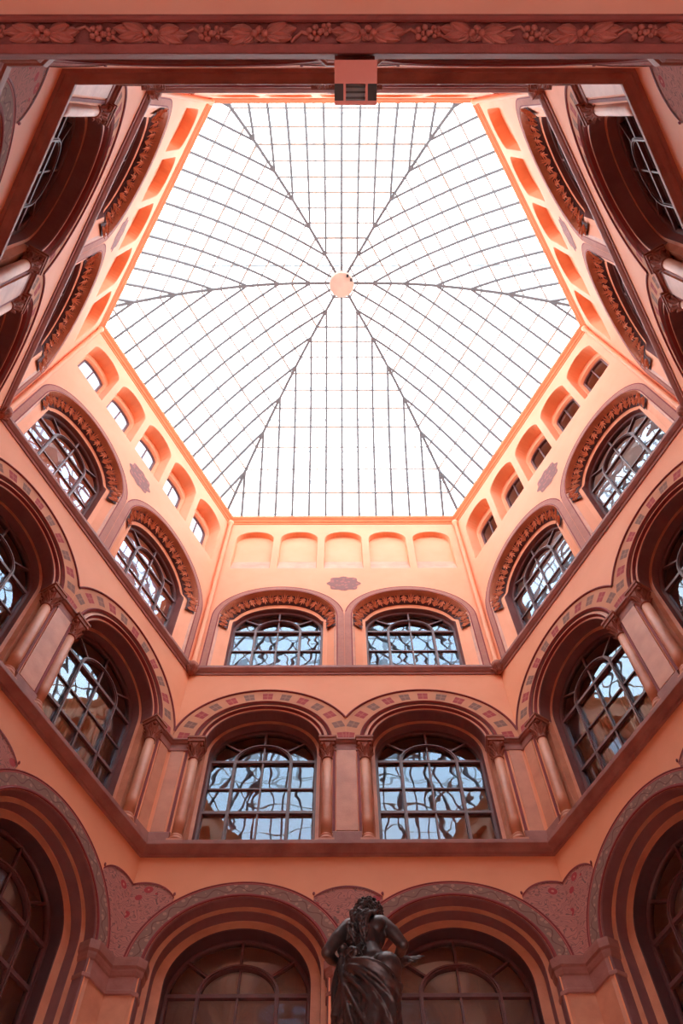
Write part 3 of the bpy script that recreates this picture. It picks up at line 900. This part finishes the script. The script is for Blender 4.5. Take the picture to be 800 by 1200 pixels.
# carved ornaments on the soffit of the beam
yc=Y(.0785); zc=Z(HB+.032)
def orn_leaf(mirror,seed):
    R=random.Random(seed); mb=MB()
    m=-1 if mirror else 1
    for bx,by,tx,ty,w in ((0,.0,.10,.022,.05),(0,0,.085,-.022,.05),(.0,0,-.02,.024,.034),(0,0,.05,.03,.04),(.03,0,.12,-.004,.04)):
        mb.leaf((m*bx,by,0),(m*tx,ty,-.006),(0,0,-1),w,.06,.35)
    mb.smooth=True
    mb.blob((0,0,-.012),.014,.013,.012); mb.blob((m*-.022,-.012,-.01),.012,.012,.01)
    return mb
def orn_rose():
    mb=MB(); mb.smooth=True
    for i in range(5):
        a=2*PI*i/5; mb.blob((.022*math.cos(a),.017*math.sin(a),-.008),.014,.011,.010)
    mb.blob((0,0,-.016),.009,.009,.010)
    for i in range(5):
        a=2*PI*i/5+.5; mb.blob((.05+.016*math.cos(a),-.004+.013*math.sin(a),-.008),.011,.009,.009)
    mb.blob((.05,-.004,-.014),.007,.007,.009)
    mb.tube([(.06,0,-.004),(.09,.012,-.006),(.12,0,-.006),(.14,-.01,-.004)],.006,6)
    mb.tube([(-.02,0,-.004),(-.05,-.012,-.006),(-.08,0,-.006),(-.10,.01,-.004)],.006,6)
    return mb
LA=orn_leaf(False,1).mesh('carved_leaf','beamleaf'); LBm=orn_leaf(True,2).mesh('carved_leaf','beamleaf'); RO=orn_rose().mesh('carved_blossom','beamleaf')
# spacing: leaf pairs about every 0.53 m, blossoms between
for i in range(-5,6):
    x=.03+i*.525
    for me,dx in ((LA,.02),(LBm,-.03)):
        o=bpy.data.objects.new('carved_leaf',me); COL.objects.link(o); o.parent=beam; o.location=(x+dx,yc+.002*((i*7)%3-1),zc); o.rotation_euler=(0,0,.12*math.sin(i*2.1)); o.scale=(1.3,1.45,2.2)
    o=bpy.data.objects.new('carved_blossom',RO); COL.objects.link(o); o.parent=beam; o.location=(x+.26,yc,zc); o.rotation_euler=(0,0,.2*math.sin(i*1.7)); o.scale=(1.2,1.5,1.9)
# wall piece between the beam and the lower arches, side jambs of the passage and its vault
mb=MB()
mb.box(-W,W,-.0+.0-.6,0,Z(HB+.42),Z(6.1))
mb.box(-W,-2.6,-.9,-.05,0,Z(HB+.42)); mb.box(2.6,W,-.9,-.05,0,Z(HB+.42))
mb.box(-3.2,3.2,-5.,Y(.185),Z(HB-.75),Z(HB-.6)); mb.box(-3.2,-2.6,-5.,-.9,0,Z(HB-.6)); mb.box(2.6,3.2,-5.,-.9,0,Z(HB-.6)); mb.box(-3.2,3.2,-5.2,-5.,Z(HB-1.6),Z(HB-.6))
o=mb.obj('wall_passage','cream'); o.location=(CX,CY-AP,0)
tag(o,'pale vaulted passage behind the near beam','wall',None,'structure')

# ================================================================= FLOODLIGHT on the beam
fl=empty('floodlight',(0.09,0,0)); tag(fl,'square pinkish floodlight with black louvred front hung under the carved beam','floodlight')
HL=HB-.06
y0,y1,y2,y3=-.0557*HL,-.0353*HL,-.0205*HL,-.0168*HL     # back edge, end of plate, end of louvres, front lip
hw=.103
mb=MB(); mb.box(-hw,hw,y0,y1,Z(HL),Z(HL+.16)); mb.box(-hw,hw,y1,y3,Z(HL+.15),Z(HL+.17)); mb.box(-hw,hw,y2,y3,Z(HL),Z(HL+.16))
mb.obj('housing','lamp',fl)
for s in (-1,1):
    mb=MB(); mb.box(min(s*hw,s*hw*.55),max(s*hw,s*hw*.55),y1,y2,Z(HL+.002),Z(HL+.16)); mb.obj('side_panel','black',fl)
mb=MB(); mb.box(-hw*.56,hw*.56,y1,y2,Z(HL+.035),Z(HL+.05)); lens=mb.obj('reflector','outer',fl)
for i in range(3):
    yy=y1+(y2-y1)*(i+.5)/3
    mb=MB(); mb.box(-hw*.56,hw*.56,yy-.005,yy+.005,Z(HL+.005),Z(HL+.012)); mb.obj('louvre','black',fl)
for s in (-1,1):
    mb=MB(); mb.box(s*hw*.52-.006,s*hw*.52+.006,y1,y2,Z(HL),Z(HL+.02)); mb.obj('louvre_rail','lamp',fl)
mb=MB(); mb.box(-.09,.09,y0+.02,y0+.13,Z(HL+.16),Z(HL+.22)); mb.box(-.02,.02,y0+.03,y0+.10,Z(HL+.2),Z(HL+.6)); mb.box(-.10,.10,y0-.03,y0+.05,Z(HL+.25),Z(HL+.33)); mb.obj('bracket','beam',fl)

# ================================================================= BRONZE NYMPH on the fountain column
BX,BY=.17,4.57
def cap(mb,a,b,ra,rb,n=14,fl=1.):
    a=Vector(a); b=Vector(b); d=(b-a); L=d.length; d.normalize()
    ref=Vector((0,1,0)) if abs(d.y)<.8 else Vector((1,0,0))
    x=d.cross(ref).normalized(); y=d.cross(x).normalized(); rings=[]
    for j in range(1,5):
        t_=PI/2*j/4; rings.append((a-d*ra*math.cos(t_),ra*math.sin(t_)))
    for j in range(0,4):
        t_=PI/2*j/4; rings.append((b+d*rb*math.sin(t_),rb*math.cos(t_)))
    rr=[[c+(x*math.cos(2*PI*k/n)+y*fl*math.sin(2*PI*k/n))*r_ for k in range(n)] for c,r_ in rings]
    ks=mb.loft(rr,True); mb.cap(ks[0],n,True); mb.cap(ks[-1],n)
def chain(mb,pts,rads,fl=1.):
    for i in range(len(pts)-1): cap(mb,pts[i],pts[i+1],rads[i],rads[i+1],14,fl)
def V(x,y,z): return Vector((x,y,Z(z)))
statue=empty('statue',(BX,BY,Z(3.35)))
tag(statue,'dark bronze statue of a draped woman seen from behind, arms bent, long wavy hair','statue',None,'thing')
def sobj(mb,name,mat,vox,smooth_it,parent=statue):
    o=mb.obj(name,mat); o.parent=parent; o.location=(-BX,-BY,-Z(3.35)) if parent is statue else (0,0,0)
    if vox:
        r_=o.modifiers.new('r','REMESH'); r_.mode='VOXEL'; r_.voxel_size=vox; r_.use_smooth_shade=True
        if smooth_it: s2=o.modifiers.new('s','SMOOTH'); s2.factor=.5; s2.iterations=smooth_it
    return o
mb=MB()
# trunk
mb.blob(V(.158,4.585,4.50),.125,.082,.135,None,24,16)
chain(mb,[V(.156,4.575,4.47),V(.166,4.57,4.37),V(.188,4.565,4.27)],[.092,.080,.10])
mb.blob(V(.198,4.565,4.20),.140,.100,.120,None,24,16)
mb.blob(V(.272,4.500,4.180),.090,.086,.098,None,20,14)
mb.blob(V(.140,4.512,4.175),.078,.074,.085,None,20,14)
# shoulder blades, shoulder girdle
mb.blob(V(.228,4.522,4.535),.050,.030,.062,Matrix.Rotation(.35,3,'Y'),16,10)
mb.blob(V(.098,4.524,4.520),.050,.030,.062,Matrix.Rotation(-.35,3,'Y'),16,10)
chain(mb,[V(.165,4.60,4.625),V(.262,4.575,4.592)],[.046,.050])
chain(mb,[V(.165,4.60,4.625),V(.062,4.575,4.568)],[.046,.050])
# bust
mb.blob(V(.215,4.655,4.50),.052,.045,.050,None,14,10); mb.blob(V(.105,4.655,4.49),.052,.045,.050,None,14,10)
# neck and head (bowed forward)
chain(mb,[V(.165,4.60,4.62),V(.178,4.655,4.70)],[.044,.040])
mb.blob(V(.186,4.690,4.755),.068,.082,.088,Matrix.Rotation(-.55,3,'X'),22,16)
mb.blob(V(.188,4.755,4.705),.050,.050,.058,Matrix.Rotation(-.6,3,'X'),16,12)
mb.blob(V(.189,4.800,4.735),.010,.018,.018,None,10,8)      # nose
for s in (-1,1):
    mb.blob(V(.186+s*.068,4.70,4.735),.010,.016,.024,None,10,8)   # ears
    mb.blob(V(.188+s*.024,4.775,4.755),.014,.012,.010,None,10,8)  # brows
mb.blob(V(.189,4.79,4.70),.018,.012,.008,None,10,8)      # lips
# arms
chain(mb,[V(.268,4.575,4.585),V(.325,4.565,4.51),V(.383,4.575,4.425)],[.050,.044,.034])
chain(mb,[V(.383,4.575,4.425),V(.372,4.66,4.455),V(.352,4.745,4.492)],[.036,.034,.022])
chain(mb,[V(.055,4.575,4.560),V(-.010,4.56,4.46),V(-.072,4.56,4.355)],[.050,.045,.035])
chain(mb,[V(-.072,4.56,4.355),V(-.045,4.645,4.385),V(.0,4.725,4.425)],[.037,.035,.023])
def hand(mb,w,tip,side,up,curl):
    w=Vector(w); d=(Vector(tip)-w).normalized(); up=Vector(up).normalized(); s_=Vector(side).normalized()
    palm=w+d*.035; chain(mb,[w,palm],[.020,.023]); cap(mb,palm-s_*.014,palm+s_*.014,.016,.016,10)
    for i,(o_,L) in enumerate(((-.024,.038),(-.008,.044),(.008,.041),(.023,.032))):
        b0=palm+s_*o_+d*.012; b1=b0+d*L*.6-up*curl*.012; b2=b1+d*L*.25-up*curl*.03
        chain(mb,[b0,b1,b2],[.0078,.0072,.006])
    t0=w+d*.015-s_*.018; t1=t0+d*.022-s_*.016-up*.006; t2=t1+d*.022-s_*.002-up*.008
    chain(mb,[t0,t1,t2],[.0095,.0085,.007])
hand(mb,V(.352,4.745,4.492),V(.36,4.80,4.515),(1,-.1,0),(0,-.3,1),1.2)
hand(mb,V(.0,4.725,4.425),V(.03,4.78,4.44),(-1,.3,0),(0,-.3,1),1.2)
# legs, mostly wrapped in cloth
chain(mb,[V(.258,4.56,4.16),V(.265,4.60,3.88),V(.235,4.58,3.56)],[.100,.078,.050])
chain(mb,[V(.142,4.56,4.16),V(.135,4.61,3.88),V(.125,4.60,3.56)],[.098,.074,.050])
chain(mb,[V(.235,4.58,3.56),V(.235,4.60,3.40),V(.245,4.68,3.375)],[.040,.032,.022])
chain(mb,[V(.125,4.60,3.56),V(.12,4.62,3.40),V(.10,4.70,3.375)],[.040,.032,.022])
body=sobj(mb,'body','bronze',.0065,4)
# drapery wrapped round the hips
mb=MB()
rings=[]; nr=46; nt=96
def sm(t): t=max(0,min(1,t)); return t*t*(3-2*t)
for i in range(nr+1):
    t_=i/nr; ring=[]
    for k in range(nt):
        th=2*PI*k/nt            # 0 = +x (viewer's right), PI*1.5 = towards the viewer (-y)
        c,s_=math.cos(th),math.sin(th)
        top=4.235-.085*c*1.0+ (-.085*max(0,-s_)-.05*max(0,math.cos(th+1.0)))        # edge dips to the right below the buttock
        z=top+(3.42-top)*t_
        h=(4.2-z)/.8
        cx=.198-.030*sm(h*1.2); cyy=4.568+.02*h
        rx=.152+.012*math.sin(min(h,1)*2.4)-.035*sm(h*1.3)+.05*sm((h-.6)/.4); ry=.128+.01*h
        # buttock bulge
        bl=math.exp(-((z-4.17)/.085)**2); bul=bl*.030*max(0,-s_)*(.7+.3*math.cos(2*(th+.35)))
        ph=th*7+ (z-3.8)*11*(1 if s_<0 else .4)+1.3*math.sin(th*2+z*5)
        fold=.5+.5*math.sin(ph); fold=fold**2.2
        ph2=th*15-(z-3.9)*16+2*math.sin(th*3)
        amp=.004+.030*sm(t_*1.7)
        r_=1+0
        dx=(rx+bul+amp*fold+.006*math.sin(ph2)*sm(t_*3)-.004)*c; dy=(ry+bul+amp*fold+.006*math.sin(ph2)*sm(t_*3)-.004)*s_
        ring.append(V(cx+dx,cyy+dy,z))
    rings.append(ring)
ks=mb.loft(rings,True); mb.cap(ks[0],nt); mb.cap(ks[-1],nt,True)
# rolled upper edge and sweeping diagonal folds
def onhip(th,z,off):
    h=(4.2-z)/.8
    rx=.152+.012*math.sin(min(h,1)*2.4)-.035*sm(h*1.3); ry=.128+.01*h
    bl=math.exp(-((z-4.17)/.085)**2)*.03*max(0,-math.sin(th))
    return V(.198-.03*sm(h*1.2)+(rx+bl+off)*math.cos(th), 4.568+.02*h+(ry+bl+off)*math.sin(th), z)
for dz,off,rr in ((0,.004,.013),(-.022,.003,.010)):
    pts=[onhip(2*PI*k/40,4.235-.085*math.cos(2*PI*k/40)-.085*max(0,-math.sin(2*PI*k/40))-.05*max(0,math.cos(2*PI*k/40+1.0))+dz,off) for k in range(41)]
    mb.tube(pts,rr,8)
for k,(th0,z0,th1,z1,r0) in enumerate(((PI*1.08,4.24,PI*1.92,4.00,.011),(PI*1.06,4.22,PI*1.86,3.90,.013),(PI*1.04,4.24,PI*1.78,3.80,.012),(PI*1.05,4.20,PI*1.70,3.68,.014),(PI*1.03,4.14,PI*1.55,3.60,.014),(PI*1.1,4.22,PI*1.97,4.04,.009),(PI*1.02,4.08,PI*1.40,3.55,.014))):
    pts=[]
    for j in range(15):
        f=j/14; z=z0+(z1-z0)*f**1.15; pts.append(onhip(th0+(th1-th0)*f,z,.006+.006*math.sin(f*PI)))
    mb.tube(pts,[r0*(.55+.6*math.sin(PI*min(1,f_/14+.15))) for f_ in range(15)],8)
# bundle gathered at the left hand and hanging down
for i,(x,y,zt,zb_,r0) in enumerate(((.012,4.62,4.40,3.90,.024),(.035,4.575,4.38,3.86,.026),(-.006,4.655,4.41,3.95,.020),(.060,4.545,4.33,3.90,.022),(.025,4.545,4.30,3.87,.016),(.045,4.66,4.38,3.84,.024),(.0,4.59,4.26,3.92,.018))):
    pts=[];rd=[]
    for j in range(13):
        f=j/12; pts.append(V(x+.016*math.sin(f*5+i)-.012*f,y+.010*math.cos(f*4+i*2),zt+(zb_-zt)*f)); rd.append(r0*(.75+.75*f-.15*math.sin(f*9+i)))
    mb.tube(pts,rd,8)
mb.blob(V(.02,4.61,4.425),.036,.045,.030,None,12,8)
mb.blob(V(.075,4.47,4.29),.028,.022,.022,None,12,8); mb.blob(V(.095,4.455,4.265),.022,.02,.03,None,12,8)
sobj(mb,'drapery','bronze',.0075,2)
# hair: cap of curls and long wavy locks
mb=MB(); R=random.Random(3)
mb.blob(V(.184,4.675,4.772),.079,.088,.084,Matrix.Rotation(-.5,3,'X'),22,14)
for i in range(180):
    a=R.uniform(0,2*PI) if i<110 else R.uniform(PI,2*PI); b=R.uniform(-.35,1.5) if i<110 else R.uniform(-1.3,.1)
    n_=Vector((math.cos(a)*math.cos(b),math.sin(a)*math.cos(b),math.sin(b)))
    c=V(.184,4.675,4.772)+Vector((n_.x*.080,n_.y*.089,n_.z*.086))
    t1=n_.cross(Vector((R.uniform(-1,1),R.uniform(-1,1),R.uniform(-1,1)))).normalized(); t2=n_.cross(t1)
    rr=R.uniform(.010,.018)
    pts=[c+(t1*math.cos(q*.9)+t2*math.sin(q*.9))*rr*(1-q*.07)+n_*.003*q for q in range(7)]
    mb.tube(pts,.0062,6)
for i in range(34):
    f=R.random(); g=R.random()
    x0=.125+.11*f; z0=4.755+R.uniform(-.05,.05); 
    xe=.055+.115*f+R.uniform(-.015,.015); ze=4.50-.17*g if i%3 else 4.36+R.uniform(-.03,.03)
    if not i%3: xe=.125+.03*f
    ys=4.600+.02*g; pts=[]; rd=[]; n=22; ph=R.uniform(0,6); am=R.uniform(.007,.015); fr=R.uniform(3.,4.6)
    for j in range(n+1):
        t_=j/n
        z=z0+(ze-z0)*t_
        yb_= 4.60 if z>4.66 else 4.50-.015*math.sin((4.66-z)*8)
        y=(4.605+.03*max(0,1-t_*6)) if z>4.70 else 4.605+.03*max(0,1-t_*6)+(4.487-4.605)*sm((4.70-z)/.12)
        y+= .012*math.sin(fr*2*PI*t_*.9+ph+1.5)-.012*R.random()*0-.010*g
        x=x0+(xe-x0)*sm(t_*1.25)+am*math.sin(fr*2*PI*t_+ph)*(.3+.7*t_)
        pts.append(V(x,y,z)); rd.append(.0140*(1-.65*t_**3))
    mb.tube(pts,rd,7)
mb.smooth=True
for i in range(len(mb.sm)): mb.sm[i]=True
sobj(mb,'hair','bronze',0,0,body)
# ribbon ends
mb=MB(); mb.smooth=True
for x0,x1,z1,ph in ((.125,.085,4.235,0),(.135,.118,4.19,1.5),(.12,.150,4.27,3)):
    mb.tube([V(x0+(x1-x0)*j/9+.012*math.sin(j*.9+ph),4.475-.02*j/9,4.37+(z1-4.37)*j/9) for j in range(10)],.0055,6)
mb.tube([V(.085+.03*math.cos(q*.6),4.452,4.235+.028*math.sin(q*.6)) for q in range(8)],.0055,6)
sobj(mb,'ribbon','bronze',0,0)
# shell-like object held in the right hand
mb=MB()
chain(mb,[V(.335,4.745,4.455),V(.375,4.80,4.51),V(.43,4.84,4.56),V(.485,4.88,4.625)],[.016,.040,.024,.006])
for j in range(5):
    b_=V(.35+.025*j,4.78+.015*j,4.49+.022*j); mb.leaf(b_,b_+Vector((.045+.01*j,.0,-.045+.012*j)),Vector((0,-1,0)),.03,.1,.4)
mb.leaf(V(.44,4.85,4.57),V(.49,4.87,4.565),Vector((0,-1,0)),.035,.1,.4)
mb.leaf(V(.36,4.76,4.46),V(.345,4.74,4.40),Vector((0,-1,0)),.05,.1,.4)
sobj(mb,'held_shell','bronze',.006,1)
mb=MB(); mb.lathe([(.21,Z(3.29)),(.23,Z(3.31)),(.23,Z(3.36)),(.2,Z(3.375))],20,(.17,4.60)); sobj(mb,'plinth','bronze',0,0)

# fountain column carrying the statue
ft=empty('fountain',(.17,4.6,0)); tag(ft,'pale marble fountain column and basin carrying the bronze statue','fountain',None,'thing')
def fobj(prof,n,name,mat='marble'):
    mb=MB(); mb.smooth=n>8; mb.lathe(prof,n); return mb.obj(name,mat,ft)
fobj([(1.3,0),(1.3,.12),(1.15,.14),(1.12,.5),(1.22,.58),(1.22,.66),(1.02,.66),(.98,.3),(.3,.28)],6,'basin')
fobj([(.34,.28),(.34,.9),(.28,.95),(.30,1.0),(.27,1.1)],6,'pedestal')
fobj([(.24,1.1),(.26,1.2),(.20,1.3),(.20,2.6),(.17,4.3)],24,'column')
mb=MB(); mb.smooth=True; mb.lathe([(.17,4.3),(.19,4.32),(.18,4.36),(.19,4.5),(.27,4.72)],24); mb.smooth=False
for i in range(8):
    a=2*PI*i/8; dv=Vector((math.cos(a),math.sin(a),0)); mb.leaf(dv*.19+Vector((0,0,4.36)),dv*.26+Vector((0,0,4.64)),dv,.13,.2,.3)
mb.box(-.27,.27,-.27,.27,4.72,4.80); mb.box(-.24,.24,-.24,.24,4.8,Z(3.29)); mb.obj('capital','marble',ft)


# ================================================================= CAMERA, SKY, RENDER
cam=bpy.data.cameras.new('camera'); co=bpy.data.objects.new('camera',cam); COL.objects.link(co)
s_,c_=math.sin(PITCH),math.cos(PITCH)
r=Vector((1,0,0)); u=Vector((0,-c_,s_)); f=Vector((0,s_,c_))
cr,sr=math.cos(ROLL),math.sin(ROLL)
r2=r*cr-u*sr; u2=r*sr+u*cr
Rz=Matrix.Rotation(-YAW,3,'Z')
r2,u2,f=Rz@r2,Rz@u2,Rz@f
m=Matrix((( r2.x,u2.x,-f.x,0),(r2.y,u2.y,-f.y,0),(r2.z,u2.z,-f.z,CAMZ),(0,0,0,1)))
co.matrix_world=m
cam.sensor_fit='VERTICAL'; cam.sensor_height=36.; cam.lens=FPX/1200*36.; cam.clip_start=.05; cam.clip_end=300
scn.camera=co

w=bpy.data.worlds.new('sky'); scn.world=w; w.use_nodes=True; nt=w.node_tree; nt.nodes.clear()
tc=nt.nodes.new('ShaderNodeTexCoord'); no=nt.nodes.new('ShaderNodeTexNoise'); no.inputs['Scale'].default_value=3.5; no.inputs['Detail'].default_value=5
nt.links.new(tc.outputs['Generated'],no.inputs['Vector'])
mr=nt.nodes.new('ShaderNodeMapRange'); mr.inputs[1].default_value=.42; mr.inputs[2].default_value=.62; nt.links.new(no.outputs['Fac'],mr.inputs[0])
mx=nt.nodes.new('ShaderNodeMix'); mx.data_type='RGBA'; mx.inputs[6].default_value=(.74,.87,1.,1); mx.inputs[7].default_value=(1.,.98,.95,1)
nt.links.new(mr.outputs[0],mx.inputs[0])
bg=nt.nodes.new('ShaderNodeBackground'); bg.inputs[1].default_value=7.1; nt.links.new(mx.outputs[2],bg.inputs[0])
wo=nt.nodes.new('ShaderNodeOutputWorld'); nt.links.new(bg.outputs[0],wo.inputs[0])

scn.view_settings.view_transform='Standard'
try: scn.view_settings.look='None'
except Exception: pass
scn.view_settings.gamma=1.; scn.view_settings.use_curve_mapping=False; scn.view_settings.exposure=0.
cy=scn.cycles
cy.max_bounces=14; cy.diffuse_bounces=10; cy.glossy_bounces=4; cy.transparent_max_bounces=12; cy.transmission_bounces=4
cy.use_denoising=True; cy.caustics_reflective=False; cy.caustics_refractive=False
cy.sample_clamp_indirect=8.
